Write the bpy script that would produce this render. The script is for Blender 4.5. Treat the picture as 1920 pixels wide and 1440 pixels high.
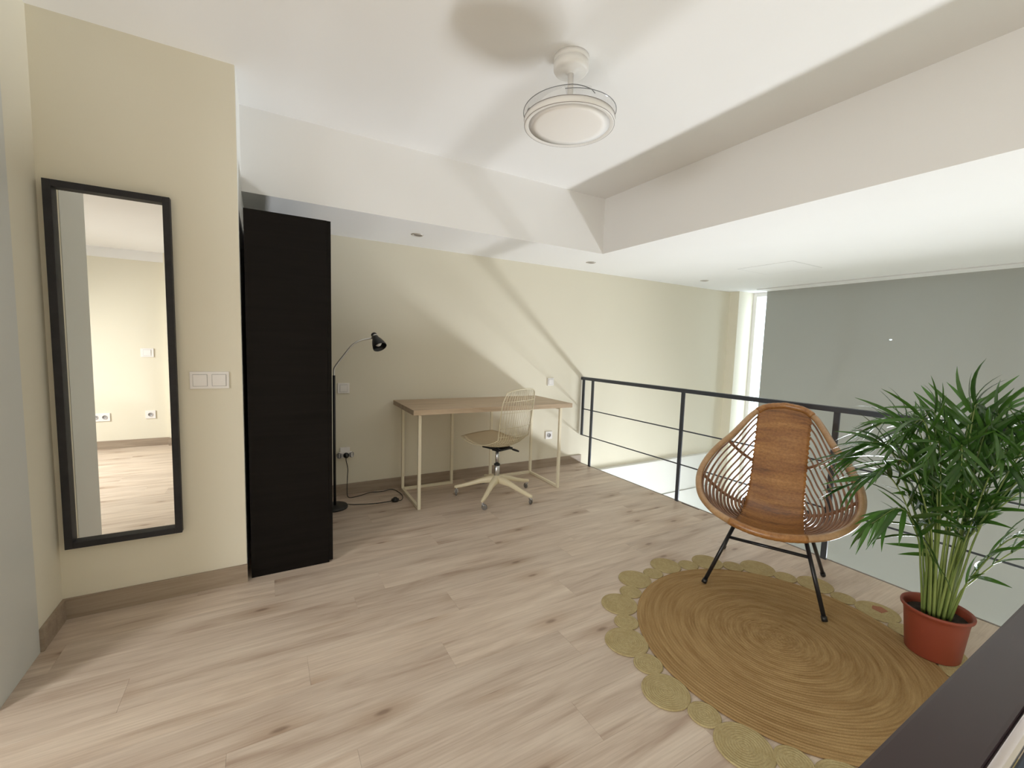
import bpy, bmesh, math, random
from mathutils import Vector, Matrix
R = math.radians
PI = math.pi
scene = bpy.context.scene
COL = scene.collection
for o in list(bpy.data.objects):
    bpy.data.objects.remove(o)

# ------------------------------------------------------------------ camera
CAM_H = 1.2225
cam_d = bpy.data.cameras.new('camera')
cam = bpy.data.objects.new('camera', cam_d)
COL.objects.link(cam)
cam_d.sensor_fit = 'HORIZONTAL'
cam_d.sensor_width = 36.0
cam_d.lens = 36.0 * 805.16 / 1920.0
cam_d.clip_start = 0.02
rot = Matrix.Rotation(-0.52254771, 3, 'Z') @ Matrix.Rotation(1.48347456, 3, 'X') @ Matrix.Rotation(0.02983157, 3, 'Z')
cam.matrix_world = Matrix.Translation((0, 0, CAM_H)) @ rot.to_4x4()
scene.camera = cam

# ------------------------------------------------------------------ world, daylight, exposure
scene.view_settings.view_transform = 'Standard'
scene.view_settings.look = 'None'
scene.view_settings.exposure = 0.17
scene.view_settings.gamma = 1.0
scene.view_settings.use_curve_mapping = False
world = bpy.data.worlds.new('sky')
scene.world = world
world.use_nodes = True
bg = world.node_tree.nodes['Background']
bg.inputs['Color'].default_value = (0.80, 0.90, 1.0, 1)
bg.inputs['Strength'].default_value = 4.5
scene.cycles.max_bounces = 12
scene.cycles.diffuse_bounces = 8
scene.cycles.glossy_bounces = 6
scene.cycles.transparent_max_bounces = 12


def area_light(name, loc, target, sx, sy, power, color, spread=180):
    d = bpy.data.lights.new(name, 'AREA')
    d.shape = 'RECTANGLE'
    d.size = sx
    d.size_y = sy
    d.energy = power
    d.color = color
    d.spread = R(spread)
    o = bpy.data.objects.new(name, d)
    COL.objects.link(o)
    o.location = loc
    o.rotation_euler = (Vector(target) - Vector(loc)).to_track_quat('-Z', 'Y').to_euler()
    return o


# daylight entering below the blind through the low strip of the tall window
area_light('daylight_low_window', (5.60, 1.15, -1.50), (3.6, 1.15, -0.85), 2.5, 0.43, 132.0, (0.93, 0.965, 1.0), 118)
# daylight from the window of the space to the left, behind the door lining
area_light('daylight_side_window', (-2.77, 0.15, 1.35), (-0.9, 0.15, -0.1), 1.0, 1.0, 54.0, (1.0, 0.985, 0.97), 138)


# ------------------------------------------------------------------ helpers
def link(o, parent=None):
    COL.objects.link(o)
    if parent is not None:
        o.parent = parent
    return o


class MB:
    """collects primitive pieces into one mesh"""

    def __init__(self):
        self.v, self.f, self.s = [], [], []

    def add(self, vs, fs, smooth=False):
        b = len(self.v)
        self.v += [tuple(p) for p in vs]
        self.f += [tuple(i + b for i in f) for f in fs]
        self.s += [smooth] * len(fs)
        return self

    def box(self, lo, hi, bev=0.0):
        bm = bmesh.new()
        bmesh.ops.create_cube(bm, size=1.0)
        lo, hi = Vector(lo), Vector(hi)
        for v in bm.verts:
            v.co = Vector(((lo[i] + hi[i]) / 2 + v.co[i] * (hi[i] - lo[i]) for i in range(3)))
        if bev > 0:
            bmesh.ops.bevel(bm, geom=bm.edges[:], offset=bev, segments=2, profile=0.7, affect='EDGES')
        return self.bm(bm, False)

    def bm(self, bm, smooth):
        bm.verts.index_update()
        self.add([v.co.copy() for v in bm.verts], [[v.index for v in f.verts] for f in bm.faces], smooth)
        bm.free()
        return self

    def tube(self, pts, rad, n=8, closed=False, caps=True, flat=None):
        pts = [Vector(p) for p in pts]
        m = len(pts)
        rads = rad if isinstance(rad, (list, tuple)) else [rad] * m
        tang = []
        for i in range(m):
            if closed:
                t = pts[(i + 1) % m] - pts[i - 1]
            else:
                t = pts[min(i + 1, m - 1)] - pts[max(i - 1, 0)]
            tang.append(t.normalized() if t.length > 1e-9 else Vector((0, 0, 1)))
        up = Vector((0, 0, 1))
        if abs(tang[0].dot(up)) > 0.92:
            up = Vector((1, 0, 0))
        nrm = (up - tang[0] * up.dot(tang[0])).normalized()
        vs = []
        for i in range(m):
            if i:
                nrm = nrm - tang[i] * nrm.dot(tang[i])
                nrm.normalize()
            bn = tang[i].cross(nrm)
            for k in range(n):
                a = 2 * PI * k / n
                vs.append(pts[i] + (nrm * math.cos(a) + bn * math.sin(a)) * rads[i])
        fs = []
        for i in range(m if closed else m - 1):
            j = (i + 1) % m
            for k in range(n):
                l = (k + 1) % n
                fs.append((i * n + k, i * n + l, j * n + l, j * n + k))
        self.add(vs, fs, True)
        if caps and not closed:
            self.add(vs[:n], [tuple(range(n - 1, -1, -1))])
            self.add(vs[-n:], [tuple(range(n))])
        return self

    def lathe(self, prof, n=32, origin=(0, 0, 0), axis=(0, 0, 1), smooth=True):
        q = Vector((0, 0, 1)).rotation_difference(Vector(axis).normalized())
        o = Vector(origin)
        vs, fs = [], []
        for r, z in prof:
            for k in range(n):
                a = 2 * PI * k / n
                vs.append(o + q @ Vector((r * math.cos(a), r * math.sin(a), z)))
        for i in range(len(prof) - 1):
            for k in range(n):
                l = (k + 1) % n
                fs.append((i * n + k, i * n + l, (i + 1) * n + l, (i + 1) * n + k))
        self.add(vs, fs, smooth)
        m = len(prof) - 1
        if prof[0][0] > 1e-6:
            self.add(vs[:n], [tuple(range(n - 1, -1, -1))])
        if prof[m][0] > 1e-6:
            self.add(vs[-n:], [tuple(range(n))])
        return self

    def mesh(self, name, mat):
        me = bpy.data.meshes.new(name)
        me.from_pydata(self.v, [], self.f)
        me.polygons.foreach_set('use_smooth', self.s)
        me.update()
        if mat:
            me.materials.append(mat)
        return me

    def build(self, name, mat, parent=None, recalc=True):
        me = self.mesh(name, mat)
        if recalc:
            bm = bmesh.new()
            bm.from_mesh(me)
            bmesh.ops.remove_doubles(bm, verts=bm.verts, dist=1e-6)
            bmesh.ops.recalc_face_normals(bm, faces=bm.faces)
            bm.to_mesh(me)
            bm.free()
        return link(bpy.data.objects.new(name, me), parent)


def spline(pts, n=8, closed=False):
    """Catmull-Rom through the points"""
    P = [Vector(p) for p in pts]
    m = len(P)
    out = []
    segs = m if closed else m - 1
    for i in range(segs):
        if closed:
            a, b, c, d = P[i - 1], P[i], P[(i + 1) % m], P[(i + 2) % m]
        else:
            b, c = P[i], P[i + 1]
            a = P[i - 1] if i else b * 2 - c
            d = P[i + 2] if i + 2 < m else c * 2 - b
        for k in range(n):
            t = k / n
            out.append(0.5 * ((2 * b) + (c - a) * t + (2 * a - 5 * b + 4 * c - d) * t * t + (3 * b - a - 3 * c + d) * t ** 3))
    if not closed:
        out.append(P[-1].copy())
    return out


def lerp_path(path, t):
    x = max(0.0, min(1.0, t)) * (len(path) - 1)
    i = min(int(x), len(path) - 2)
    return path[i].lerp(path[i + 1], x - i)


def thing(name, label, cat, loc=(0, 0, 0), rz=0.0, group=None):
    o = bpy.data.objects.new(name, None)
    o.empty_display_size = 0.05
    COL.objects.link(o)
    o.location = loc
    o.rotation_euler = (0, 0, rz)
    return tag(o, label, cat, group)


def tag(o, label, cat, group=None):
    o['label'] = label
    o['category'] = cat
    if group:
        o['group'] = group
    return o


def struct(o, label=None):
    o['kind'] = 'structure'
    if label:
        o['label'] = label
    return o


# ------------------------------------------------------------------ materials
def mat(name, color, rough=0.5, metal=0.0, spec=0.5, coat=0.0):
    m = bpy.data.materials.new(name)
    m.use_nodes = True
    b = m.node_tree.nodes['Principled BSDF']
    b.inputs['Base Color'].default_value = (*color, 1)
    b.inputs['Roughness'].default_value = rough
    b.inputs['Metallic'].default_value = metal
    b.inputs['Specular IOR Level'].default_value = spec
    b.inputs['Coat Weight'].default_value = coat
    return m


class NT:
    def __init__(self, m):
        self.t = m.node_tree
        self.b = self.t.nodes['Principled BSDF']

    def n(self, kind, **kw):
        nd = self.t.nodes.new(kind)
        for k, v in kw.items():
            setattr(nd, k, v)
        return nd

    def l(self, a, b):
        self.t.links.new(a, b)

    def noise(self, vec, scale, detail=3, rough=0.5, dist=0.0):
        nd = self.n('ShaderNodeTexNoise')
        nd.inputs['Scale'].default_value = scale
        nd.inputs['Detail'].default_value = detail
        nd.inputs['Roughness'].default_value = rough
        nd.inputs['Distortion'].default_value = dist
        if vec is not None:
            self.l(vec, nd.inputs['Vector'])
        return nd.outputs['Fac']

    def ramp(self, fac, stops):
        nd = self.n('ShaderNodeValToRGB')
        e = nd.color_ramp.elements
        while len(e) < len(stops):
            e.new(0.5)
        for i, (p, c) in enumerate(stops):
            e[i].position = p
            e[i].color = (*c, 1) if len(c) == 3 else c
        self.l(fac, nd.inputs['Fac'])
        return nd.outputs['Color']

    def mapping(self, vec, scale=(1, 1, 1), loc=(0, 0, 0), rot=(0, 0, 0)):
        nd = self.n('ShaderNodeMapping')
        nd.inputs['Scale'].default_value = scale
        nd.inputs['Location'].default_value = loc
        nd.inputs['Rotation'].default_value = rot
        self.l(vec, nd.inputs['Vector'])
        return nd.outputs['Vector']

    def mix(self, fac, a, b, blend='MIX'):
        nd = self.n('ShaderNodeMix', data_type='RGBA', blend_type=blend)
        for sock, val in ((0, fac), (6, a), (7, b)):
            if isinstance(val, (int, float)):
                nd.inputs[sock].default_value = val
            elif isinstance(val, tuple):
                nd.inputs[sock].default_value = (*val, 1)
            else:
                self.l(val, nd.inputs[sock])
        return nd.outputs[2]

    def bump(self, h, strength=0.2, dist=0.001):
        nd = self.n('ShaderNodeBump')
        nd.inputs['Strength'].default_value = strength
        nd.inputs['Distance'].default_value = dist
        self.l(h, nd.inputs['Height'])
        self.l(nd.outputs['Normal'], self.b.inputs['Normal'])

    def coord(self, which='Object'):
        return self.n('ShaderNodeTexCoord').outputs[which]


def paint(name, color, rough=0.85):
    m = mat(name, color, rough, spec=0.25)
    t = NT(m)
    c = t.coord()
    big = t.noise(c, 1.3, 2)
    col = t.mix(big, tuple(x * 0.97 for x in color), tuple(min(1, x * 1.03) for x in color))
    t.l(col, t.b.inputs['Base Color'])
    t.bump(t.noise(c, 140, 3), 0.12, 0.001)
    return m


M_WHITE = paint('white_ceiling_paint', (0.84, 0.83, 0.82))
M_CREAM = paint('cream_wall_paint', (0.755, 0.715, 0.60))
M_LOWWHITE = paint('white_wall_paint', (0.80, 0.80, 0.77))
M_DIMWHITE = paint('dimmed_white_paint', (0.50, 0.49, 0.47))  # white with its colour lowered so the unseen lower wall bounces less light
M_DOOR = mat('grey_white_lacquer', (0.62, 0.63, 0.61), 0.45)


def wood_planks():
    m = mat('pale_oak_laminate', (0.5, 0.4, 0.3), 0.42, spec=0.4)
    t = NT(m)
    co = t.coord()
    info = t.n('ShaderNodeObjectInfo')
    vm = t.n('ShaderNodeVectorMath', operation='SCALE')
    cmb = t.n('ShaderNodeCombineXYZ')
    t.l(info.outputs['Random'], cmb.inputs[0])
    t.l(info.outputs['Random'], cmb.inputs[1])
    t.l(info.outputs['Random'], cmb.inputs[2])
    t.l(cmb.outputs[0], vm.inputs[0])
    vm.inputs['Scale'].default_value = 63.0
    add = t.n('ShaderNodeVectorMath', operation='ADD')
    t.l(co, add.inputs[0])
    t.l(vm.outputs[0], add.inputs[1])
    v = add.outputs[0]
    wide = t.noise(t.mapping(v, (1.1, 9, 1)), 1.6, 4, 0.55, 0.8)
    fine = t.noise(t.mapping(v, (2.2, 70, 1)), 2.0, 5, 0.6, 0.3)
    base = t.ramp(wide, [(0.24, (0.385, 0.285, 0.22)), (0.42, (0.53, 0.435, 0.355)), (0.56, (0.60, 0.505, 0.42)), (0.75, (0.665, 0.575, 0.485))])
    grain = t.ramp(fine, [(0.3, (0.87, 0.85, 0.83)), (0.62, (1.03, 1.03, 1.03))])
    col = t.mix(1.0, base, grain, 'MULTIPLY')
    # knots
    vor = t.n('ShaderNodeTexVoronoi', voronoi_dimensions='2D')
    vor.inputs['Scale'].default_value = 1.0
    t.l(t.mapping(v, (1.25, 3.6, 1)), vor.inputs['Vector'])
    kn = t.ramp(vor.outputs['Distance'], [(0.018, (0.36, 0.28, 0.23)), (0.045, (0.76, 0.69, 0.63)), (0.20, (1, 1, 1))])
    col = t.mix(0.8, col, kn, 'MULTIPLY')
    tint = t.ramp(info.outputs['Random'], [(0.0, (0.93, 0.92, 0.91)), (0.5, (1.0, 0.99, 0.98)), (1.0, (1.05, 1.04, 1.02))])
    col = t.mix(1.0, col, tint, 'MULTIPLY')
    t.l(col, t.b.inputs['Base Color'])
    t.bump(fine, 0.10, 0.001)
    return m


M_FLOOR = wood_planks()


def wood_simple(name, dark, light, sx=1.2, sy=16, rough=0.5):
    m = mat(name, light, rough, spec=0.35)
    t = NT(m)
    v = t.coord()
    a = t.noise(t.mapping(v, (sx, sy, sy)), 1.8, 4, 0.6, 0.6)
    b = t.noise(t.mapping(v, (sx * 2, sy * 7, sy * 7)), 2.0, 3)
    col = t.ramp(a, [(0.3, dark), (0.65, light)])
    col = t.mix(0.35, col, t.ramp(b, [(0.3, (0.65, 0.62, 0.6)), (0.7, (1, 1, 1))]), 'MULTIPLY')
    t.l(col, t.b.inputs['Base Color'])
    return m


M_BASE = wood_simple('greyed_oak_skirting', (0.30, 0.235, 0.18), (0.40, 0.325, 0.25))
M_DESK = wood_simple('desk_oak_veneer', (0.42, 0.315, 0.215), (0.55, 0.43, 0.305), 1.5, 12)
M_BLACKWOOD = wood_simple('black_brown_foil', (0.005, 0.004, 0.003), (0.009, 0.007, 0.006), 1, 20, 0.6)
M_BLACKWOOD.node_tree.nodes['Principled BSDF'].inputs['Specular IOR Level'].default_value = 0.12
M_WHITEMETAL = mat('cream_white_steel', (0.78, 0.72, 0.56), 0.4)
M_CREAMWIRE = mat('cream_wire', (0.58, 0.51, 0.35), 0.4)
M_CREAMALU = mat('cream_aluminium', (0.72, 0.64, 0.45), 0.38)
M_CHROME = mat('chrome', (0.62, 0.62, 0.63), 0.28, 1.0)
M_DARKSTEEL = mat('blue_grey_steel', (0.052, 0.060, 0.074), 0.42, 0.2)
M_BLACK = mat('black_plastic', (0.012, 0.012, 0.012), 0.42)
M_BLACKMETAL = mat('black_lacquered_steel', (0.011, 0.011, 0.013), 0.35)
M_PLASTIC = mat('white_plastic', (0.84, 0.82, 0.81), 0.35)
M_GREYPL = mat('grey_plastic', (0.33, 0.33, 0.34), 0.45)
M_DARKHOLE = mat('dark_recess', (0.03, 0.03, 0.03), 0.7)
M_FRAME = wood_simple('dark_mirror_frame', (0.018, 0.018, 0.021), (0.030, 0.029, 0.033), 8, 8, 0.6)
M_MIRROR = mat('mirror_silver', (0.93, 0.935, 0.91), 0.0, 1.0)
M_FANWHITE = mat('fan_white', (0.80, 0.78, 0.755), 0.4)
M_DIFFUSER = mat('fan_diffuser', (0.86, 0.83, 0.80), 0.55)
M_GREYEDGE = mat('grey_edge_trim', (0.20, 0.17, 0.15), 0.4)


def clear_glass(name, tint=(0.95, 0.97, 0.96), gloss=0.06):
    m = bpy.data.materials.new(name)
    m.use_nodes = True
    nt = m.node_tree
    nt.nodes.clear()
    o = nt.nodes.new('ShaderNodeOutputMaterial')
    tr = nt.nodes.new('ShaderNodeBsdfTransparent')
    tr.inputs['Color'].default_value = (*tint, 1)
    gl = nt.nodes.new('ShaderNodeBsdfGlossy')
    gl.inputs['Roughness'].default_value = 0.02
    mx = nt.nodes.new('ShaderNodeMixShader')
    mx.inputs[0].default_value = gloss
    nt.links.new(tr.outputs[0], mx.inputs[1])
    nt.links.new(gl.outputs[0], mx.inputs[2])
    nt.links.new(mx.outputs[0], o.inputs['Surface'])
    return m


M_GLASS = clear_glass('window_glass')
M_CLEARPL = clear_glass('clear_blade_plastic', (0.96, 0.96, 0.96))


def blind_mat():
    m = bpy.data.materials.new('grey_blind_fabric')
    m.use_nodes = True
    nt = m.node_tree
    nt.nodes.clear()
    o = nt.nodes.new('ShaderNodeOutputMaterial')
    df = nt.nodes.new('ShaderNodeBsdfDiffuse')
    tl = nt.nodes.new('ShaderNodeBsdfTranslucent')
    mx = nt.nodes.new('ShaderNodeMixShader')
    tc = nt.nodes.new('ShaderNodeTexCoord')
    no = nt.nodes.new('ShaderNodeTexNoise')
    no.inputs['Scale'].default_value = 900
    nt.links.new(tc.outputs['Object'], no.inputs['Vector'])
    rp = nt.nodes.new('ShaderNodeValToRGB')
    rp.color_ramp.elements[0].color = (0.31, 0.305, 0.275, 1)
    rp.color_ramp.elements[1].color = (0.36, 0.355, 0.32, 1)
    nt.links.new(no.outputs['Fac'], rp.inputs['Fac'])
    nt.links.new(rp.outputs[0], df.inputs['Color'])
    tl.inputs['Color'].default_value = (0.42, 0.44, 0.42, 1)
    mx.inputs[0].default_value = 0.035
    nt.links.new(df.outputs[0], mx.inputs[1])
    nt.links.new(tl.outputs[0], mx.inputs[2])
    nt.links.new(mx.outputs[0], o.inputs['Surface'])
    return m


M_BLIND = blind_mat()


def rattan(name, dark, light, rough=0.3, scale=(3, 3, 14), coat=0.4):
    m = mat(name, light, rough, coat=coat)
    t = NT(m)
    v = t.coord()
    a = t.noise(t.mapping(v, scale), 1.6, 4, 0.65, 0.3)
    b = t.noise(v, 120, 2)
    col = t.ramp(a, [(0.30, dark), (0.68, light)])
    col = t.mix(0.25, col, t.ramp(b, [(0.3, (0.5, 0.45, 0.4)), (0.7, (1.1, 1.1, 1.1))]), 'MULTIPLY')
    t.l(col, t.b.inputs['Base Color'])
    t.b.inputs['Coat Roughness'].default_value = 0.2
    return m


M_RIM = rattan('peeled_rattan_pole', (0.33, 0.185, 0.085), (0.47, 0.29, 0.145), 0.32, (6, 6, 6))
M_CANE = rattan('brown_rattan_cane', (0.15, 0.065, 0.030), (0.27, 0.13, 0.062), 0.35, (8, 8, 8))


def weave_mat():
    m = mat('brown_woven_rattan', (0.3, 0.14, 0.05), 0.32, coat=0.5)
    t = NT(m)
    uv = t.coord('UV')
    band = t.noise(t.mapping(uv, (0.30, 10, 1)), 1.3, 4, 0.72, 0.0)
    thin = t.noise(t.mapping(uv, (20, 130, 1)), 1.0, 2, 0.6)
    col = t.ramp(band, [(0.34, (0.12, 0.045, 0.012)), (0.44, (0.26, 0.105, 0.026)), (0.55, (0.36, 0.16, 0.042)), (0.68, (0.47, 0.235, 0.075))])
    col = t.mix(0.6, col, t.ramp(thin, [(0.25, (0.45, 0.38, 0.32)), (0.65, (1.1, 1.1, 1.1))]), 'MULTIPLY')
    t.l(col, t.b.inputs['Base Color'])
    t.b.inputs['Coat Roughness'].default_value = 0.22
    return m


M_WEAVE = weave_mat()


def jute(name, dark, light):
    m = mat(name, light, 0.95, spec=0.1)
    t = NT(m)
    v = t.coord()
    # polar coordinates so that fibres follow the braid
    sep = t.n('ShaderNodeSeparateXYZ')
    t.l(v, sep.inputs[0])
    ln = t.n('ShaderNodeVectorMath', operation='LENGTH')
    t.l(v, ln.inputs[0])
    at = t.n('ShaderNodeMath', operation='ARCTAN2')
    t.l(sep.outputs[1], at.inputs[0])
    t.l(sep.outputs[0], at.inputs[1])
    cmb = t.n('ShaderNodeCombineXYZ')
    cs = t.n('ShaderNodeMath', operation='COSINE')
    sn = t.n('ShaderNodeMath', operation='SINE')
    t.l(at.outputs[0], cs.inputs[0])
    t.l(at.outputs[0], sn.inputs[0])
    t.l(cs.outputs[0], cmb.inputs[0])
    t.l(sn.outputs[0], cmb.inputs[1])
    t.l(ln.outputs['Value'], cmb.inputs[2])
    a = t.noise(t.mapping(cmb.outputs[0], (1.5, 1.5, 44)), 1.3, 5, 0.68, 0.15)
    b = t.noise(t.mapping(v, (260, 260, 1)), 1.0, 2)
    col = t.ramp(a, [(0.28, dark), (0.66, light)])
    col = t.mix(0.35, col, t.ramp(b, [(0.3, (0.55, 0.5, 0.45)), (0.7, (1.1, 1.1, 1.1))]), 'MULTIPLY')
    t.l(col, t.b.inputs['Base Color'])
    t.bump(b, 0.5, 0.002)
    return m


M_JUTE = jute('brown_jute_braid', (0.245, 0.145, 0.058), (0.42, 0.285, 0.135))
M_JUTEPALE = jute('olive_jute_braid', (0.36, 0.285, 0.140), (0.47, 0.39, 0.215))
M_REDPATCH = mat('rust_patch', (0.30, 0.12, 0.06), 0.8)


def leaf_mat(name, a, b, rough=0.3):
    m = mat(name, a, rough, spec=0.5)
    t = NT(m)
    info = t.n('ShaderNodeObjectInfo')
    n = t.noise(t.coord(), 9, 2)
    mx = t.n('ShaderNodeMath', operation='MULTIPLY_ADD')
    t.l(info.outputs['Random'], mx.inputs[0])
    mx.inputs[1].default_value = 0.6
    t.l(n, mx.inputs[2])
    col = t.ramp(mx.outputs[0], [(0.35, a), (0.95, b)])
    t.l(col, t.b.inputs['Base Color'])
    # a thin blade lets some light through
    tl = t.n('ShaderNodeBsdfTranslucent')
    t.l(col, tl.inputs['Color'])
    ms = t.n('ShaderNodeMixShader')
    ms.inputs[0].default_value = 0.2
    out = t.t.nodes['Material Output']
    t.l(t.b.outputs[0], ms.inputs[1])
    t.l(tl.outputs[0], ms.inputs[2])
    t.l(ms.outputs[0], out.inputs['Surface'])
    return m


M_LEAF = leaf_mat('palm_leaflet', (0.013, 0.046, 0.009), (0.050, 0.125, 0.018), 0.26)
M_STEM = leaf_mat('palm_stem', (0.13, 0.20, 0.04), (0.27, 0.34, 0.095), 0.4)
M_POT = mat('terracotta_plastic', (0.235, 0.046, 0.022), 0.5)
M_SOIL = mat('dark_soil', (0.035, 0.024, 0.016), 0.95)
tS = NT(M_SOIL)
tS.bump(tS.noise(tS.coord(), 90, 4), 1.0, 0.01)
M_HANDRAIL = mat('dark_brown_lacquer', (0.042, 0.027, 0.029), 0.30, spec=0.35)
M_BLUESTEEL = mat('dark_blue_steel', (0.05, 0.065, 0.09), 0.22, 0.7)

# ------------------------------------------------------------------ dimensions of the room
YB = 3.559      # back wall
YM = 2.456      # wall with the mirror
XC = -0.100     # its free corner
XL = -0.770     # left wall
XE = 2.926      # edge of the mezzanine floor
XBEAM, YBEAM = 2.474, 2.835
ZS, ZC = 2.018, 2.465   # soffit, raised ceiling
XBL = 5.552     # blind
YR = -1.18      # rear wall
ZLOW = -2.40    # floor of the storey below

# ------------------------------------------------------------------ structure
fl = MB()
fl.box((-2.8, 0.06, -0.09), (XE - 0.012, YB + 0.1, -0.008))
fl.box((-2.8, YR - 0.1, -0.09), (0.45, 0.06, -0.008))
floor = struct(fl.build('floor', M_BASE))

random.seed(4)
plank_cache = {}


def plank_mesh(L, W):
    key = (round(L, 3), round(W, 3))
    if key not in plank_cache:
        b = MB()
        b.box((-L / 2, -W / 2, -0.008), (L / 2, W / 2, 0.0), 0.0004)
        plank_cache[key] = b.mesh('plank', M_FLOOR)
    return plank_cache[key]


def lay_row(y0, y1, xa, xb, start):
    x = start
    while x < xb:
        a, b = max(x, xa), min(x + 1.2, xb)
        if b - a > 0.02:
            o = bpy.data.objects.new('plank', plank_mesh(b - a - 0.0004, y1 - y0 - 0.0004))
            link(o, floor)
            o.location = ((a + b) / 2, (y0 + y1) / 2, 0)
        x += 1.2


PW = 0.165
y = YB
row = 0
offs = [0.15, 0.56, 1.12, 0.41, 0.88, 0.02, 0.70, 1.02, 0.30]
while y > YR + 0.001:
    y0 = max(y - PW, YR)
    s = -3.4 + offs[row % 9]
    if y0 >= 0.06:
        lay_row(y0, y, -2.8, XE - 0.012, s)
    elif y > 0.06:
        lay_row(0.06, y, -2.8, XE - 0.012, s)
        lay_row(y0, 0.06, -2.8, 0.45, s)
    else:
        lay_row(y0, y, -2.8, 0.45, s)
    y = y0
    row += 1

ed = MB()
ed.box((XE - 0.012, 0.048, -0.05), (XE, YB, 0.002), 0.0015)
struct(ed.build('trim_1', M_GREYEDGE), 'thin grey edge strip along the open mezzanine edge')
sl = MB()
sl.box((-2.8, 0.06, -0.26), (XE - 0.002, YB + 0.1, -0.09))
sl.box((-2.8, YR - 0.1, -0.26), (0.45, 0.06, -0.09))
struct(sl.build('floor.001', M_LOWWHITE), 'white edge and underside of the mezzanine slab')

w = MB()
w.box((-0.9, YB, -0.2), (5.32, YB + 0.12, 2.6))
w.box((-0.9, YB + 0.02, ZLOW), (5.32, YB + 0.12, -0.2))
w.box((5.32, 3.43, ZLOW), (5.66, YB + 0.12, 2.6))           # pilaster beside the window
struct(w.build('wall_back', M_CREAM), 'cream back wall with the window pilaster')
w = MB()
w.box((XE - 0.3, YB - 0.055, -0.52), (5.34, YB + 0.05, -0.100))
w.box((XE - 0.3, YB - 0.070, ZLOW), (5.34, YB + 0.05, -0.525))
struct(w.build('wall_lower', M_LOWWHITE), 'white lower wall seen past the mezzanine edge')
w = MB()
w.box((XL - 0.12, YM, 0), (XC, YM + 0.12, ZC + 0.1))
w.box((XC - 0.10, YM + 0.12, 0), (XC, YB + 0.05, ZC + 0.1))
struct(w.build('wall_left', M_CREAM), 'cream wall that carries the tall mirror')
rt = MB()
rt.box((XC, YM + 0.004, 0.0), (XC + 0.002, YB, ZC))
struct(rt.build('wall_alcove', M_LOWWHITE), 'white return of the mirror wall')
w = MB()
w.box((XL - 0.12, 2.226, 0), (XL, YM, ZC + 0.1))
struct(w.build('wall_left_side', M_CREAM), 'short cream wall left of the mirror')
d = MB()
d.box((XL - 0.12, 1.92, 0.0), (XL + 0.002, 2.226, ZC), 0.0005)
struct(d.build('door_1', M_DOOR), 'grey-white door lining at the left edge')
w = MB()
w.box((-2.9, YR - 0.12, ZLOW), (5.75, YR, ZC + 0.1))
w.box((-0.945, YR, 0), (0.45, YR + 0.05, ZC + 0.1))
struct(w.build('wall_front', M_CREAM), 'cream wall behind the camera, seen in the mirror')
w = MB()
w.box((-2.9, YR, -0.3), (-2.8, -0.40, ZC + 0.1))
w.box((-2.9, 0.70, -0.3), (-2.8, YB, ZC + 0.1))
w.box((-2.9, -0.40, -0.3), (-2.8, 0.70, 0.80))
w.box((-2.9, -0.40, 1.90), (-2.8, 0.70, ZC + 0.1))
w.box((-2.8, 2.6, -0.3), (XL - 0.12, 2.7, ZC + 0.1))
struct(w.build('wall_annex', M_CREAM), 'cream wall of the space left of the door lining')
w = MB()
w.box((-2.8, YR, 2.02), (-0.945, YR + 0.012, 2.12), 0.001)
struct(w.build('trim_2', M_WHITE), 'white cornice band over the rear wall')

c = MB()
c.box((-0.9, YR - 0.1, ZC), (XBEAM + 0.01, YBEAM + 0.01, ZC + 0.12))
c.box((XC - 0.02, YBEAM, ZS), (XBEAM, YB + 0.1, ZC + 0.12))
c.box((XBEAM, YR - 0.1, ZS), (5.288, YB + 0.1, ZC + 0.12))
c.box((5.288, 3.205, ZS), (5.75, YB + 0.1, ZC + 0.12))
c.box((5.288, YR - 0.1, ZS + 0.06), (5.75, 3.205, ZC + 0.12))
c.box((5.322, YR - 0.1, ZS - 0.004), (5.75, 3.205, ZS + 0.06))
c.box((-2.9, YR - 0.1, 2.12), (-0.45, 1.10, ZC + 0.12))
c.box((-2.9, 1.10, ZC), (-0.9, 2.7, ZC + 0.12))
struct(c.build('ceiling', M_WHITE), 'white ceiling with a raised centre and dropped soffits')

tr = MB()
tr.box((5.2885, YR, ZS + 0.006), (5.3215, 3.2045, ZS + 0.05))  # box fills the slot; its dark colour stands in for the shade inside
struct(tr.build('trim_3', mat('slot_shade_fill', (0.16, 0.13, 0.12), 0.6)), 'dark fill painted as the shade of the ceiling slot before the blind')
# lower storey shell
w = MB()
w.box((-0.5, YR - 0.1, ZLOW - 0.1), (5.75, YB + 0.1, ZLOW))
struct(w.build('floor.002', M_LOWWHITE), 'pale floor of the storey below')
w = MB()
w.box((-0.6, YR - 0.1, ZLOW), (-0.5, YB + 0.1, -0.26))
struct(w.build('wall_below', M_DIMWHITE))
w = MB()
w.box((5.62, YR - 0.1, ZLOW), (5.75, 3.43, -2.05))
struct(w.build('wall_right', M_LOWWHITE), 'low wall under the tall window')

# window behind the blind
win = MB()
for yy in (3.405, 2.3, 1.15, 0.0, -1.155):
    win.box((5.63, yy - 0.025, -2.05), (5.70, yy + 0.025, ZS - 0.001), 0.002)
for zz in (-2.05, ZS - 0.052):
    win.box((5.633, YR, zz), (5.697, 3.43, zz + 0.05), 0.002)
window = struct(win.build('window_1', M_PLASTIC), 'tall window behind the grey blind')
for a, b in ((3.38, 2.325), (2.275, 1.175), (1.125, 0.025), (-0.025, -1.13)):
    g = MB()
    g.box((5.662, b, -2.0), (5.668, a, ZS - 0.04))
    g.build('pane', M_GLASS, window)

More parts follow.
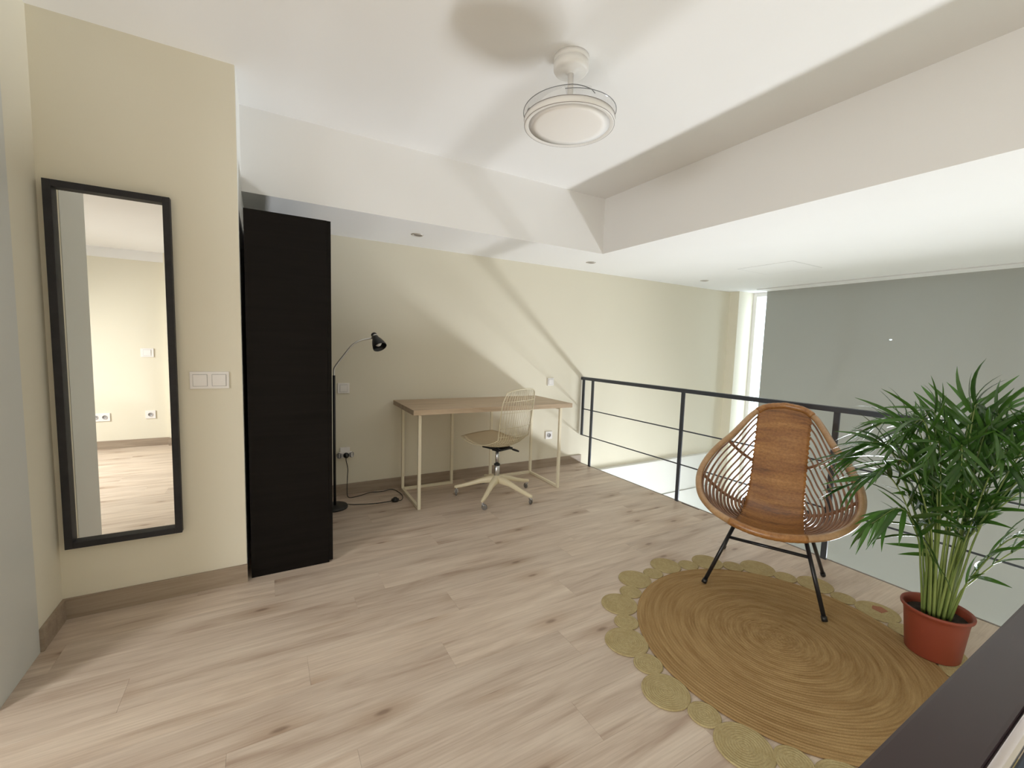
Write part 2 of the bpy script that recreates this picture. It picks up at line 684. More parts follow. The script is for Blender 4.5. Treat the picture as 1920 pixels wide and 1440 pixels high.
win = MB()
for yy in (-0.375, 0.15, 0.675):
    win.box((-2.875, yy - 0.025, 0.80), (-2.825, yy + 0.025, 1.90), 0.002)
for zz in (0.80, 1.86):
    win.box((-2.872, -0.40, zz), (-2.828, 0.70, zz + 0.04), 0.002)
window2 = struct(win.build('window_2', M_PLASTIC), 'side window left of the room, out of view')
for a, b in ((0.65, 0.175), (0.125, -0.35)):
    g = MB()
    g.box((-2.853, b, 0.84), (-2.847, a, 1.86))
    g.build('pane', M_GLASS, window2)

# skirtings
sk = MB()
sk.box((0.0, YB - 0.013, 0), (2.925, YB, 0.088), 0.002)
struct(sk.build('baseboard_back', M_BASE))
sk = MB()
sk.box((XL, YM - 0.013, 0), (XC + 0.004, YM, 0.090), 0.002)
struct(sk.build('baseboard_left', M_BASE))
sk = MB()
sk.box((XL, 2.227, 0), (XL + 0.013, YM - 0.013, 0.090), 0.002)
struct(sk.build('baseboard_left_side', M_BASE))
sk = MB()
sk.box((-2.8, YR, 0), (-0.958, YR + 0.013, 0.085), 0.002)
sk.box((-0.958, YR, 0), (-0.945, YR + 0.063, 0.085), 0.002)
sk.box((-0.945, YR + 0.05, 0), (0.45, YR + 0.063, 0.085), 0.002)
struct(sk.build('baseboard_front', M_BASE))

# ceiling hatch
h = MB()
hx0, hx1, hy0, hy1 = 3.905, 4.395, 2.06, 2.555
for lo, hi in (((hx0, hy0), (hx1, hy0 + 0.004)), ((hx0, hy1 - 0.004), (hx1, hy1)), ((hx0, hy0), (hx0 + 0.004, hy1)), ((hx1 - 0.004, hy0), (hx1, hy1))):
    h.box((lo[0], lo[1], ZS - 0.0012), (hi[0], hi[1], ZS + 0.01))
hatch = tag(h.build('access_hatch', mat('hatch_joint', (0.60, 0.59, 0.58), 0.7)), 'flush white access hatch in the ceiling near the blind', 'hatch')
hp = MB()
hp.box((hx0 + 0.004, hy0 + 0.004, ZS - 0.0014), (hx1 - 0.004, hy1 - 0.004, ZS + 0.01), 0.0005)
hp.build('panel', M_WHITE, hatch)

# ------------------------------------------------------------------ roller blind
bl = MB()
ys = [3.208] + [3.208 - 0.09 * i for i in range(1, 14)] + [1.9185, 1.8995] + [1.85 - 0.1 * i for i in range(31)]
zs = [ZS - 0.001, 1.9, 1.75, 1.6, 1.5, 1.41, 1.40, 1.3, 1.2, 1.1, 1.0, 0.9, 0.8, 0.7, 0.6, 0.45, 0.3, 0.0, -0.4, -0.8, -1.27]


def crease(yy, zz):
    # diagonal wrinkle running down the cloth
    if zz > 1.5:
        return 0.0
    cy = 2.13 + (1.45 - zz) * 0.42
    amp = 0.020 * min(1.0, (1.5 - zz) / 0.35) * max(0.0, min(1.0, (zz + 0.2) / 0.7))
    return -amp * math.exp(-((yy - cy) / 0.07) ** 2)


ny = len(ys)
extra = []
for yy in [2.05 + 0.018 * i for i in range(40)]:
    extra.append(yy)
ys = sorted(set([round(v, 4) for v in ys + extra]), reverse=True)
ny = len(ys)
vs = [(XBL + crease(yy, zz), yy, zz) for zz in zs for yy in ys]
fs = []
for i in range(len(zs) - 1):
    for j in range(ny - 1):
        if abs(zs[i] - 1.41) < 1e-6 and abs(ys[j] - 1.9185) < 1e-6:
            continue            # pin hole in the cloth
        fs.append((i * ny + j, i * ny + j + 1, (i + 1) * ny + j + 1, (i + 1) * ny + j))
bl.add(vs, fs, True)
blind = tag(bl.build('roller_blind', M_BLIND, recalc=False), 'large grey roller blind hanging over the tall window', 'blind')
bb = MB()
bb.tube([(XBL, 3.208, -1.28), (XBL, YR + 0.05, -1.28)], 0.014, 10)
bb.build('bottom_bar', M_GREYPL, blind)

# ------------------------------------------------------------------ wall mirror
mx0, mx1, mz0, mz1 = -0.744, -0.349, 0.316, 1.822
mir = thing('wall_mirror', 'tall narrow mirror in a black frame on the cream wall', 'mirror', ((mx0 + mx1) / 2, YM, mz0))
hw, hh, fw, fd = (mx1 - mx0) / 2, mz1 - mz0, 0.026, 0.036
for lo, hi in (((-hw, 0), (-hw + fw, hh)), ((hw - fw, 0), (hw, hh)), ((-hw + fw, hh - fw), (hw - fw, hh)), ((-hw + fw, 0), (hw - fw, fw))):
    b = MB()
    b.box((lo[0], -fd, lo[1]), (hi[0], -0.001, hi[1]), 0.002)
    b.build('frame_rail', M_FRAME, mir)
b = MB()
b.box((-hw + fw - 0.004, -0.009, fw - 0.004), (hw - fw + 0.004, -0.004, hh - fw + 0.004))
b.build('mirror_glass', M_MIRROR, mir)


# ------------------------------------------------------------------ switches and sockets
def light_switch(loc, w_, h_, n, label, rz=0.0):
    t = thing('light_switch', label, 'switch', loc, rz)
    b = MB()
    b.box((-w_ / 2, -0.009, -h_ / 2), (w_ / 2, -0.0005, h_ / 2), 0.0025)
    b.build('plate', M_PLASTIC, t)
    rw = h_ * 0.66
    for k in range(n):
        cx = (k - (n - 1) / 2) * h_ * 0.92
        e = MB()
        e.box((cx - rw / 2 - 0.0016, -0.0098, -rw / 2 - 0.0016), (cx + rw / 2 + 0.0016, -0.0085, rw / 2 + 0.0016))
        e.build('rocker_gap', M_GREYPL, t)
        r_ = MB()
        v = [(cx - rw / 2, -0.0125, -rw / 2), (cx + rw / 2, -0.0125, -rw / 2), (cx + rw / 2, -0.0145, rw / 2), (cx - rw / 2, -0.0145, rw / 2)]
        v += [(p[0], -0.009, p[2]) for p in v]
        r_.add(v, [(0, 1, 2, 3), (4, 7, 6, 5), (0, 4, 5, 1), (1, 5, 6, 2), (2, 6, 7, 3), (3, 7, 4, 0)])
        r_.build('rocker', M_PLASTIC, t)
    return t


def wall_socket(loc, w_, h_, n, label, rz=0.0):
    t = thing('wall_socket', label, 'socket', loc, rz)
    b = MB()
    b.box((-w_ / 2, -0.010, -h_ / 2), (w_ / 2, -0.0005, h_ / 2), 0.0025)
    b.build('plate', M_PLASTIC, t)
    for k in range(n):
        cx = (k - (n - 1) / 2) * h_ * 0.86
        s = MB()
        s.lathe([(0.0215, 0.0), (0.0215, 0.004), (0.0195, 0.004), (0.0185, 0.0012), (0.0, 0.0012)], 24, (cx, -0.0098, 0), (0, -1, 0))
        s.build('socket_cup', mat('socket_cup', (0.36, 0.35, 0.35), 0.5), t)
        p = MB()
        for sx in (-0.0095, 0.0095):
            p.lathe([(0.003, 0), (0.003, 0.0008), (0, 0.0008)], 10, (cx + sx, -0.0110, 0), (0, -1, 0))
        p.build('pin_hole', M_DARKHOLE, t)
    return t


light_switch((-0.2285, YM, 1.022), 0.152, 0.080, 2, 'white double light switch beside the tall mirror')
light_switch((0.527, YB, 0.857), 0.088, 0.080, 1, 'white single light switch above the plugged-in lamp cord')
light_switch((2.497, YB, 0.878), 0.074, 0.078, 1, 'white single light switch above the right end of the desk')
wall_socket((2.498, YB, 0.331), 0.080, 0.078, 1, 'white wall socket under the right end of the desk')
light_switch((-1.12, YR, 1.035), 0.112, 0.095, 1, 'white switch on the rear wall, seen in the mirror', PI)
wall_socket((-1.114, YR, 0.352), 0.088, 0.088, 1, 'white single socket on the rear wall, seen in the mirror', PI)
wall_socket((-1.53, YR, 0.342), 0.158, 0.086, 2, 'white double socket on the rear wall, seen in the mirror', PI)

# triple adapter with the lamp plug
ad = thing('socket_adapter', 'white three-way socket adapter on the wall beside the black wardrobe', 'adapter', (0.535, YB, 0.335))
b = MB()
b.box((-0.036, -0.012, -0.02), (0.036, -0.0005, 0.052), 0.003)
b.build('plate', M_PLASTIC, ad)
b = MB()
b.box((-0.050, -0.045, -0.024), (0.050, -0.012, 0.018), 0.004)
b.build('body', M_PLASTIC, ad)
for dx in (-0.046, 0.046):
    s = MB()
    ax = (0.75 if dx > 0 else -0.75, -0.66, 0)
    s.lathe([(0.022, -0.008), (0.022, 0.006), (0.019, 0.006), (0.018, 0.001), (0, 0.001)], 24, (dx, -0.040, -0.004), ax)
    s.build('outlet_cup', mat('outlet_cup', (0.30, 0.30, 0.31), 0.5), ad)

# ------------------------------------------------------------------ recessed downlights
for (x_, y_), lab in zip(((0.985, 3.165), (2.629, 3.169), (4.266, 3.174)),
                         ('round recessed downlight above the floor lamp', 'round recessed downlight near the corner of the raised ceiling',
                          'round recessed downlight over the void near the blind')):
    dl = thing('downlight', lab, 'light', (x_, y_, ZS), 0, 'recessed ceiling downlights')
    b = MB()
    b.lathe([(0.046, 0.0), (0.046, -0.003), (0.040, -0.006), (0.031, -0.005), (0.029, -0.0005)], 28)
    b.build('bezel', mat('downlight_bezel', (0.62, 0.58, 0.54), 0.35, 0.4), dl)
    b = MB()
    b.lathe([(0.029, -0.0008), (0.0, -0.0016)], 24)
    b.build('lamp_face', mat('downlight_face', (0.30, 0.26, 0.23), 0.3), dl)

# ------------------------------------------------------------------ ceiling fan light
FX, FY = 1.165, 1.594
fan = thing('ceiling_fan', 'white ceiling fan with round light and folded clear blades', 'ceiling fan', (FX, FY, ZC))
b = MB()
b.lathe([(0.075, 0.0), (0.0755, -0.020), (0.0735, -0.0205), (0.0735, -0.023), (0.075, -0.024), (0.0745, -0.050), (0.070, -0.057), (0.062, -0.060), (0.024, -0.0605), (0.022, -0.066), (0.0, -0.067)], 48)
b.build('canopy', M_FANWHITE, fan)
b = MB()
b.lathe([(0.0125, -0.060), (0.0125, -0.185), (0.0165, -0.200), (0.026, -0.225), (0.026, -0.245)], 24)
b.build('stem', M_FANWHITE, fan)
RF = 0.195
zb = 2.182 - ZC
b = MB()
b.lathe([(0.0, zb + 0.040), (0.12, zb + 0.040), (RF - 0.008, zb + 0.030), (RF, zb + 0.026), (RF, zb + 0.004), (RF - 0.003, zb), (RF - 0.008, zb), (RF - 0.020, zb + 0.003), (RF - 0.026, zb + 0.006)], 64)
b.build('housing', M_FANWHITE, fan)
b = MB()
b.lathe([(RF - 0.0195, zb + 0.0030), (RF - 0.06, zb + 0.0015), (0.08, zb + 0.0005), (0.0, zb)], 64)
b.build('diffuser', M_DIFFUSER, fan)
b = MB()
for rr, zz in ((RF + 0.0006, zb + 0.026), (RF - 0.0015, zb + 0.001)):
    b.tube([(rr * math.cos(2 * PI * k / 72), rr * math.sin(2 * PI * k / 72), zz) for k in range(72)], 0.0010, 6, closed=True)
b.build('edge_ring', mat('fan_edge', (0.25, 0.22, 0.21), 0.4), fan)
# three clear blades folded round the rim, one above the other
for k, (a0, a1, zz) in enumerate(((R(-12), R(150), zb + 0.058), (R(108), R(262), zb + 0.052), (R(228), R(352), zb + 0.048))):
    n = 30
    vs, edge = [], []
    for i in range(n + 1):
        s = i / n
        a = a0 + (a1 - a0) * s
        wd = 0.075 * (1 - 0.65 * s) * min(1, (1 - s) * 6 + 0.15)
        ro = RF + 0.004 - 0.02 * max(0, s - 0.85) / 0.15
        zz2 = zz + 0.012 * s
        vs += [(ro * math.cos(a), ro * math.sin(a), zz2), ((ro - wd) * math.cos(a), (ro - wd) * math.sin(a), zz2 + 0.012)]
        edge.append((ro * math.cos(a), ro * math.sin(a), zz2))
    blade = MB()
    blade.add(vs, [(2 * i, 2 * i + 1, 2 * i + 3, 2 * i + 2) for i in range(n)], True)
    bo = blade.build('fan_blade', M_CLEARPL, fan)
    sm = bo.modifiers.new('thick', 'SOLIDIFY')
    sm.thickness = 0.0025
    e = MB()
    hk = edge[-1]
    ang = a1 + R(7)
    edge.append((0.172 * math.cos(ang), 0.172 * math.sin(ang), zz + 0.006))
    e.tube(edge, 0.0016, 6)
    e.build('blade_edge', mat('blade_edge', (0.20, 0.21, 0.22), 0.25), bo)

# ------------------------------------------------------------------ black wardrobe
wx0, wx1, wy0, wy1, wz = -0.080, 0.307, 2.472, 3.47, 1.842
wd = thing('wardrobe', 'tall black-brown wardrobe standing end-on in the alcove', 'wardrobe', ((wx0 + wx1) / 2, (wy0 + wy1) / 2, 0))
W2, D2 = (wx1 - wx0) / 2, (wy1 - wy0) / 2
b = MB()
b.box((-W2, -D2 + 0.018, 0.0), (W2 - 0.018, D2 - 0.018, 0.05))
b.box((-W2, -D2 + 0.018, wz - 0.018), (W2 - 0.018, D2 - 0.018, wz))
b.box((-W2, -D2 + 0.018, 0.05), (-W2 + 0.006, D2 - 0.018, wz - 0.018))
b.build('carcass', M_BLACKWOOD, wd)
for s in (-1, 1):
    b = MB()
    b.box((-W2, s * D2 - (0.018 if s > 0 else 0), 0.0), (W2 - 0.0185, s * D2 + (0.018 if s < 0 else 0), wz), 0.001)
    b.build('side_panel', M_BLACKWOOD, wd)
    b = MB()
    y0_, y1_ = (0.0015, D2) if s > 0 else (-D2, -0.0015)
    b.box((W2 - 0.018, y0_, 0.012), (W2, y1_, wz - 0.001), 0.001)
    dr = b.build('door', M_BLACKWOOD, wd)
    b = MB()
    b.tube([(W2 + 0.0, s * 0.05, 0.86), (W2 + 0.022, s * 0.05, 0.87), (W2 + 0.022, s * 0.05, 1.05), (W2, s * 0.05, 1.06)], 0.005, 8)
    b.build('handle', M_DARKSTEEL, dr)

# ------------------------------------------------------------------ floor lamp
LX, LY = 0.424, 3.292
lamp = thing('floor_lamp', 'black floor lamp with chrome gooseneck beside the wardrobe', 'lamp', (LX, LY, 0))
b = MB()
b.lathe([(0.0, 0.0), (0.088, 0.0), (0.090, 0.004), (0.090, 0.016), (0.084, 0.021), (0.02, 0.024), (0.0, 0.024)], 40)
b.build('base', M_BLACK, lamp)
b = MB()
b.tube([(0, 0, 0.02), (0, 0, 0.978)], 0.0095, 12)
b.build('pole', M_BLACKMETAL, lamp)
neck = spline([(0, 0, 0.97), (0, -0.001, 1.015), (0.006, -0.003, 1.036), (0.03, -0.005, 1.072), (0.085, -0.008, 1.148), (0.122, -0.010, 1.195), (0.165, -0.012, 1.226), (0.215, -0.012, 1.243), (0.262, -0.012, 1.252)], 6)
b = MB()
b.tube(neck, 0.0062, 10)
b.build('gooseneck', M_CHROME, lamp)
hd = Vector((0.272, -0.012, 1.284))
axv = Vector((0.24, -0.60, -0.76)).normalized()
shade = MB()
shade.lathe([(0.0, 0.0), (0.018, 0.0), (0.021, 0.006), (0.021, 0.018), (0.0195, 0.020), (0.0195, 0.026), (0.023, 0.030), (0.026, 0.046), (0.036, 0.066), (0.045, 0.092), (0.050, 0.116), (0.0505, 0.126), (0.048, 0.126), (0.043, 0.095), (0.033, 0.066), (0.0, 0.05)], 36, hd, axv)
sh = shade.build('lamp_shade', M_BLACKMETAL, lamp)
b = MB()
b.lathe([(0.0196, 0.0195), (0.0225, 0.020), (0.0225, 0.0275), (0.0196, 0.028)], 28, hd, axv)
b.build('collar', M_CHROME, sh)
b = MB()
b.lathe([(0.0, 0.112), (0.014, 0.109), (0.024, 0.098), (0.027, 0.084), (0.022, 0.068), (0.012, 0.055), (0.0, 0.05)], 24, hd, axv)
b.build('bulb', mat('frosted_bulb', (0.80, 0.78, 0.74), 0.35), sh)
# cord, foot switch and plug belong to the lamp
cord_pts = [(0.080, 0.02, 0.012), (0.14, 0.000, 0.004), (0.27, -0.040, 0.004), (0.37, -0.045, 0.004), (0.43, -0.048, 0.008), (0.468, -0.060, 0.004), (0.500, -0.01, 0.004), (0.512, 0.08, 0.004),
            (0.492, 0.195, 0.004), (0.455, 0.222, 0.006), (0.39, 0.205, 0.004), (0.30, 0.222, 0.004), (0.235, 0.190, 0.004), (0.165, 0.165, 0.004), (0.125, 0.168, 0.006), (0.116, 0.192, 0.03),
            (0.122, 0.222, 0.13), (0.126, 0.222, 0.22), (0.113, 0.218, 0.29), (0.113, 0.210, 0.322)]
b = MB()
b.tube(spline(cord_pts, 6), 0.0030, 8)
b.build('cord', M_BLACK, lamp)
b = MB()
b.lathe([(0.0, 0.0), (0.026, 0.0), (0.031, 0.008), (0.028, 0.018), (0.015, 0.024), (0.012, 0.030), (0.0, 0.031)], 24, (0.43, -0.048, 0.001))
b.build('foot_switch', M_BLACK, lamp)
b = MB()
b.lathe([(0.0, -0.001), (0.0215, 0.0), (0.0215, 0.012), (0.016, 0.022), (0.0, 0.024)], 24, (0.113, 0.218, 0.332), (0, -1, 0))
b.build('plug', M_BLACK, lamp)

# ------------------------------------------------------------------ desk
desk = thing('desk', 'wide oak-topped desk with white sled legs against the back wall', 'desk', (0.915, YB - 0.008, 0), R(-1.2))
DW, DD, DH, DT = 1.385, 0.605, 0.750, 0.036
b = MB()
b.box((0, -DD, DH - DT), (DW, 0, DH), 0.0015)
b.build('desktop', M_DESK, desk)
T = 0.022


def sled(x, s):
    """three posts and two runners in plan L; s = +1 inwards to the right"""
    b = MB()
    yf, yb = -DD + 0.060, -0.075
    xi = x + s * 0.43
    h0 = DH - DT
    for (px_, py_) in ((x, yf), (x, yb), (xi, yb)):
        b.box((px_ - T / 2, py_ - T / 2, 0), (px_ + T / 2, py_ + T / 2, h0), 0.0015)
    for zz in (T / 2, h0 - T / 2):
        b.box((x - T / 2 + 0.0005, yf + T / 2, zz - T / 2 + 0.0005), (x + T / 2 - 0.0005, yb - T / 2, zz + T / 2))
        b.box((min(x, xi) + T / 2, yb - T / 2 + 0.0005, zz - T / 2 + 0.0005), (max(x, xi) - T / 2, yb + T / 2 - 0.0005, zz + T / 2))
    return b


sled(0.062, 1).build('leg', M_WHITEMETAL, desk)
sled(DW - 0.082, -1).build('leg', M_WHITEMETAL, desk)

# ------------------------------------------------------------------ wire desk chair
CXc, CYc = 1.622, 3.022
chair = thing('wire_desk_chair', 'cream wire swivel chair on castors at the desk', 'chair', (CXc, CYc, 0), R(110 - 90))
# local +Y is the way the chair faces
seatprof = [(0.235, 0.492), (0.17, 0.470), (0.10, 0.445), (0.02, 0.428), (-0.06, 0.424), (-0.13, 0.440), (-0.180, 0.480), (-0.207, 0.545), (-0.222, 0.63), (-0.235, 0.72), (-0.250, 0.81), (-0.268, 0.902)]
halfw = [0.185, 0.212, 0.222, 0.222, 0.212, 0.198, 0.188, 0.186, 0.188, 0.190, 0.188, 0.168]
sp = spline([(0, a, c_) for a, c_ in seatprof], 6)
hwp = spline([(v_, 0, 0) for v_ in halfw], 6)
NP = len(sp)


def shell(u, i):
    """u in -1..1 across, i index along the profile"""
    p, h_ = sp[i], hwp[i].x
    s = i / (NP - 1)
    x_ = u * h_
    cup = 0.050 if s < 0.55 else 0.036
    if s < 0.45:
        k = s / 0.45
        return Vector((x_, p.y, p.z + cup * (u ** 2) * (0.25 + 0.75 * k) - 0.02 * (u ** 2) * (1 - k)))
    k = min(1, (s - 0.45) / 0.2)
    return Vector((x_, p.y + cup * (u ** 2) * k, p.z + cup * (u ** 2) * (1 - k) - (0.026 * abs(u) ** 3 if s > 0.9 else 0) * (s - 0.9) / 0.1))


wires = MB()
NU = 17
for j in range(1, NU - 1):
    u = -1 + 2 * j / (NU - 1)
    wires.tube([shell(u, i) for i in range(0, NP, 2)] + [shell(u, NP - 1)], 0.0021, 5, caps=False)
cross = [4, 8, 11, 14, 17, 20, 23, 26, 29, 32, 35, 38, 41] + [46, 54, 60]
for i in cross:
    if i < NP - 1:
        wires.tube([shell(-1 + 2 * k / 16, i) for k in range(17)], 0.0021, 5, caps=False)
wires.build('wire_mesh', M_CREAMWIRE, chair)
rimp = [shell(-1, i) for i in range(NP)] + [shell(-1 + 2 * k / 12, NP - 1) for k in range(1, 12)] + [shell(1, i) for i in range(NP - 1, -1, -1)] + [shell(1 - 2 * k / 12, 0) for k in range(1, 12)]
b = MB()
b.tube(rimp, 0.0042, 8, closed=True)
b.build('shell_rim', M_CREAMWIRE, chair)
# thin seat pad filling the front of the shell
pad = MB()
rows = list(range(1, 27))
pv = []
for dz in (0.0035, 0.0075):
    for i in rows:
        for k in range(13):
            u = (-1 + 2 * k / 12) * 0.93
            p = shell(u, i)
            pv.append((p.x, p.y, p.z + dz))
nr = len(rows)
pf = []
for i in range(nr - 1):
    for k in range(12):
        a_ = i * 13 + k
        pf.append((a_, a_ + 1, a_ + 14, a_ + 13))
        q_ = nr * 13 + a_
        pf.append((q_, q_ + 13, q_ + 14, q_ + 1))
for k in range(12):
    for i in (0, nr - 1):
        a_ = i * 13 + k
        pf.append((a_, a_ + nr * 13, a_ + 1 + nr * 13, a_ + 1))
for i in range(nr - 1):
    for k in (0, 12):
        a_ = i * 13 + k
        pf.append((a_, a_ + 13, a_ + 13 + nr * 13, a_ + nr * 13))
pad.add(pv, pf, True)
pad.build('seat_pad', mat('tan_seat_pad', (0.58, 0.49, 0.33), 0.7), chair)
b = MB()
b.box((-0.075, -0.10, 0.398), (0.075, 0.10, 0.410), 0.003)
b.box((-0.028, -0.035, 0.375), (0.028, 0.035, 0.400), 0.004)
for sx in (-0.06, 0.06):
    b.tube([(sx, -0.10, 0.405), (sx, -0.04, 0.420), (sx, 0.06, 0.424), (sx, 0.10, 0.410)], 0.005, 8)
b.build('seat_plate', M_BLACK, chair)
b = MB()
b.tube(spline([(0.02, -0.01, 0.392), (0.07, -0.05, 0.390), (0.105, -0.075, 0.383)], 5), 0.004, 8)
b.tube(spline([(0.10, -0.072, 0.384), (0.125, -0.088, 0.374), (0.150, -0.105, 0.362)], 5), [0.006, 0.0075, 0.0085, 0.009, 0.009, 0.009, 0.0088, 0.0085, 0.008, 0.0075, 0.005], 8)
b.build('lever', M_BLACK, chair)
b = MB()
b.lathe([(0.0140, 0.25), (0.0140, 0.385)], 20)
b.lathe([(0.0220, 0.150), (0.0220, 0.262), (0.016, 0.264)], 24)
b.build('gas_lift', M_CHROME, chair)
b = MB()
b.lathe([(0.0222, 0.254), (0.0245, 0.255), (0.0245, 0.268), (0.0142, 0.270)], 24)
b.build('lift_collar', M_BLACK, chair)
b = MB()
b.lathe([(0.0, 0.108), (0.030, 0.108), (0.040, 0.120), (0.040, 0.160), (0.032, 0.172), (0.0, 0.174)], 28)
b.build('hub', M_CREAMALU, chair)
LA = [8, 80, 152, 224, 296]
for a in LA:
    aa = R(a) - R(20)
    ca, sa = math.cos(aa), math.sin(aa)
    leg = MB()
    sec = []
    for (rr, z1, hh_, ww) in ((0.015, 0.170, 0.055, 0.044), (0.06, 0.166, 0.052, 0.042), (0.13, 0.146, 0.038, 0.034), (0.22, 0.113, 0.029, 0.027), (0.29, 0.092, 0.025, 0.022), (0.325, 0.084, 0.024, 0.021), (0.342, 0.079, 0.018, 0.012)):
        ring = []
        for (t1, t2) in ((-0.5, 0), (-0.95, -0.25), (-1, -0.8), (-0.8, -1), (0.8, -1), (1, -0.8), (0.95, -0.25), (0.5, 0)):
            lx, lz = t1 * ww * 0.62, z1 + t2 * hh_
            ring.append((rr * ca - lx * sa, rr * sa + lx * ca, lz))
        sec += ring
    fs = []
    for i in range(6):
        for k in range(8):
            l_ = (k + 1) % 8
            fs.append((i * 8 + k, i * 8 + l_, (i + 1) * 8 + l_, (i + 1) * 8 + k))
    fs += [tuple(range(8)), tuple(range(48, 56))]
    leg.add(sec, fs, True)
    lo = leg.build('leg', M_CREAMALU, chair)
    es = lo.modifiers.new('edges', 'EDGE_SPLIT')
    es.split_angle = R(50)
    cst = MB()
    cx_, cy_ = 0.325 * ca, 0.325 * sa
    # fork, trailing sideways
    tx, ty = -sa, ca
    cst.tube([(cx_, cy_, 0.064), (cx_, cy_, 0.045)], 0.0055, 8)
    for sgn in (-1, 1):
        ox, oy = ca * 0.0105 * sgn, sa * 0.0105 * sgn
        cst.tube([(cx_ + ox, cy_ + oy, 0.047), (cx_ + ox + tx * 0.010, cy_ + oy + ty * 0.010, 0.038), (cx_ + ox + tx * 0.014, cy_ + oy + ty * 0.014, 0.023)], 0.0042, 6)
    cst.tube([(cx_ - ca * 0.0115, cy_ - sa * 0.0115, 0.047), (cx_ + ca * 0.0115, cy_ + sa * 0.0115, 0.047)], 0.005, 8)
    co_ = cst.build('caster', M_CHROME, chair)
    wh = MB()
    wh.lathe([(0.0, -0.0075), (0.013, -0.0075), (0.020, -0.0065), (0.0225, -0.004), (0.0225, 0.004), (0.020, 0.0065), (0.013, 0.0075), (0.0, 0.0075)], 24, (cx_ + tx * 0.014, cy_ + ty * 0.014, 0.0228), (ca, sa, 0))
    wh.build('wheel', mat('castor_wheel', (0.16, 0.15, 0.14), 0.35), co_)


# ------------------------------------------------------------------ mezzanine railing
RX = 2.906
rail = thing('mezzanine_railing', 'dark steel railing along the open edge of the floor', 'railing', (RX, YB, 0))
b = MB()
b.box((-0.020, -3.50, 0.895), (0.020, -0.004, 0.925), 0.0015)
b.build('top_rail', M_DARKSTEEL, rail)
for i, (yy, z0) in enumerate(((3.531, 0.306), (3.386, 0.0), (2.285, 0.0), (1.212, 0.0), (0.14, 0.0))):
    b = MB()
    b.box((-0.006, yy - YB - 0.0155, z0), (0.006, yy - YB + 0.0155, 0.895), 0.001)
    b.build('post', M_DARKSTEEL, rail)
for zz in (0.588, 0.309):
    b = MB()
    b.tube([(0, -0.02, zz), (0, -3.44, zz)], 0.0055, 10)
    b.build('rail_bar', M_DARKSTEEL, rail)

# near stair rail, crossing in front of the camera
nr_ = thing('stair_railing', 'dark brown handrail with a bright metal strip in the near right corner', 'railing', (1.62, 0.10, 0))
b = MB()
b.box((-1.32, -0.018, 0.845), (0.055, 0.030, 0.900), 0.003)
b.build('handrail', M_HANDRAIL, nr_)
b = MB()
b.tube([(-1.32, -0.0235, 0.8945), (0.055, -0.0235, 0.8945)], 0.0055, 12)
b.build('metal_strip', mat('bright_metal_strip', (0.80, 0.78, 0.80), 0.18, 1.0), nr_)
b = MB()
b.box((-1.32, -0.115, 0.850), (0.055, -0.029, 0.893), 0.002)
b.build('cap_rail', M_BLUESTEEL, nr_)
for px_ in (-1.20, -0.6, 0.03):
    b = MB()
    b.box((px_ - 0.006, -0.016, 0.0), (px_ + 0.006, 0.024, 0.846), 0.001)
    b.build('post', M_DARKSTEEL, nr_)

# ------------------------------------------------------------------ round jute rug
RGX, RGY = 1.886, 0.931
rug = thing('jute_rug', 'round brown jute rug with pale scalloped border discs', 'rug', (RGX, RGY, 0))


def braided_disc(Rd, pitch, th, n, z0=0.0, wob=0.0):
    prof = [(0.0008, z0 + th)]
    r = 0.0
    k = int(round(Rd / pitch))
    p = Rd / k
    for i in range(k):
        prof += [(r + p * 0.22, z0 + th), (r + p * 0.5, z0 + th * 1.06), (r + p * 0.80, z0 + th), (r + p, z0 + th * 0.82)]
        r += p
    prof[-1] = (Rd - p * 0.06, z0 + th * 0.7)
    prof += [(Rd, z0 + th * 0.4), (Rd - 0.002, z0)]
    m = MB()
    m.lathe(prof, n)
    return m


braided_disc(0.577, 0.0125, 0.0075, 128, 0.0006).build('braided_centre', M_JUTE, rug)
big = braided_disc(0.085, 0.0088, 0.006, 40, 0.0004).mesh('medallion', M_JUTEPALE)
small = braided_disc(0.054, 0.0088, 0.006, 32, 0.0004).mesh('medallion', M_JUTEPALE)
random.seed(11)
for k in range(-20, 10):
    bigone = k % 2 == 0
    a = R(177.6 + k * 11.75)
    rr = 0.577 + (0.082 if bigone else 0.052)
    o = bpy.data.objects.new('medallion', big if bigone else small)
    link(o, rug)
    o.location = (rr * math.cos(a), rr * math.sin(a), 0)
    s_ = 1 + random.uniform(-0.03, 0.05)
    o.rotation_euler = (0, 0, random.uniform(0, 6.28))
    o.scale = (s_, s_, 1)
pt = MB()
pa = []
for (dx, dy) in ((-0.028, -0.020), (0.018, -0.030), (0.034, 0.002), (0.010, 0.030), (-0.022, 0.020)):
    pa.append((dx, dy))
cxp, cyp = 0.682 * math.cos(R(-9.8)), 0.682 * math.sin(R(-9.8))
n_ = len(pa)
pt.add([(cxp + x_, cyp + y_, 0.0072) for x_, y_ in pa] + [(cxp + x_, cyp + y_, 0.0062) for x_, y_ in pa],
       [tuple(range(n_)), tuple(range(2 * n_ - 1, n_ - 1, -1))] + [(i, (i + 1) % n_, n_ + (i + 1) % n_, n_ + i) for i in range(n_)])
pt.build('patch', M_REDPATCH, rug)

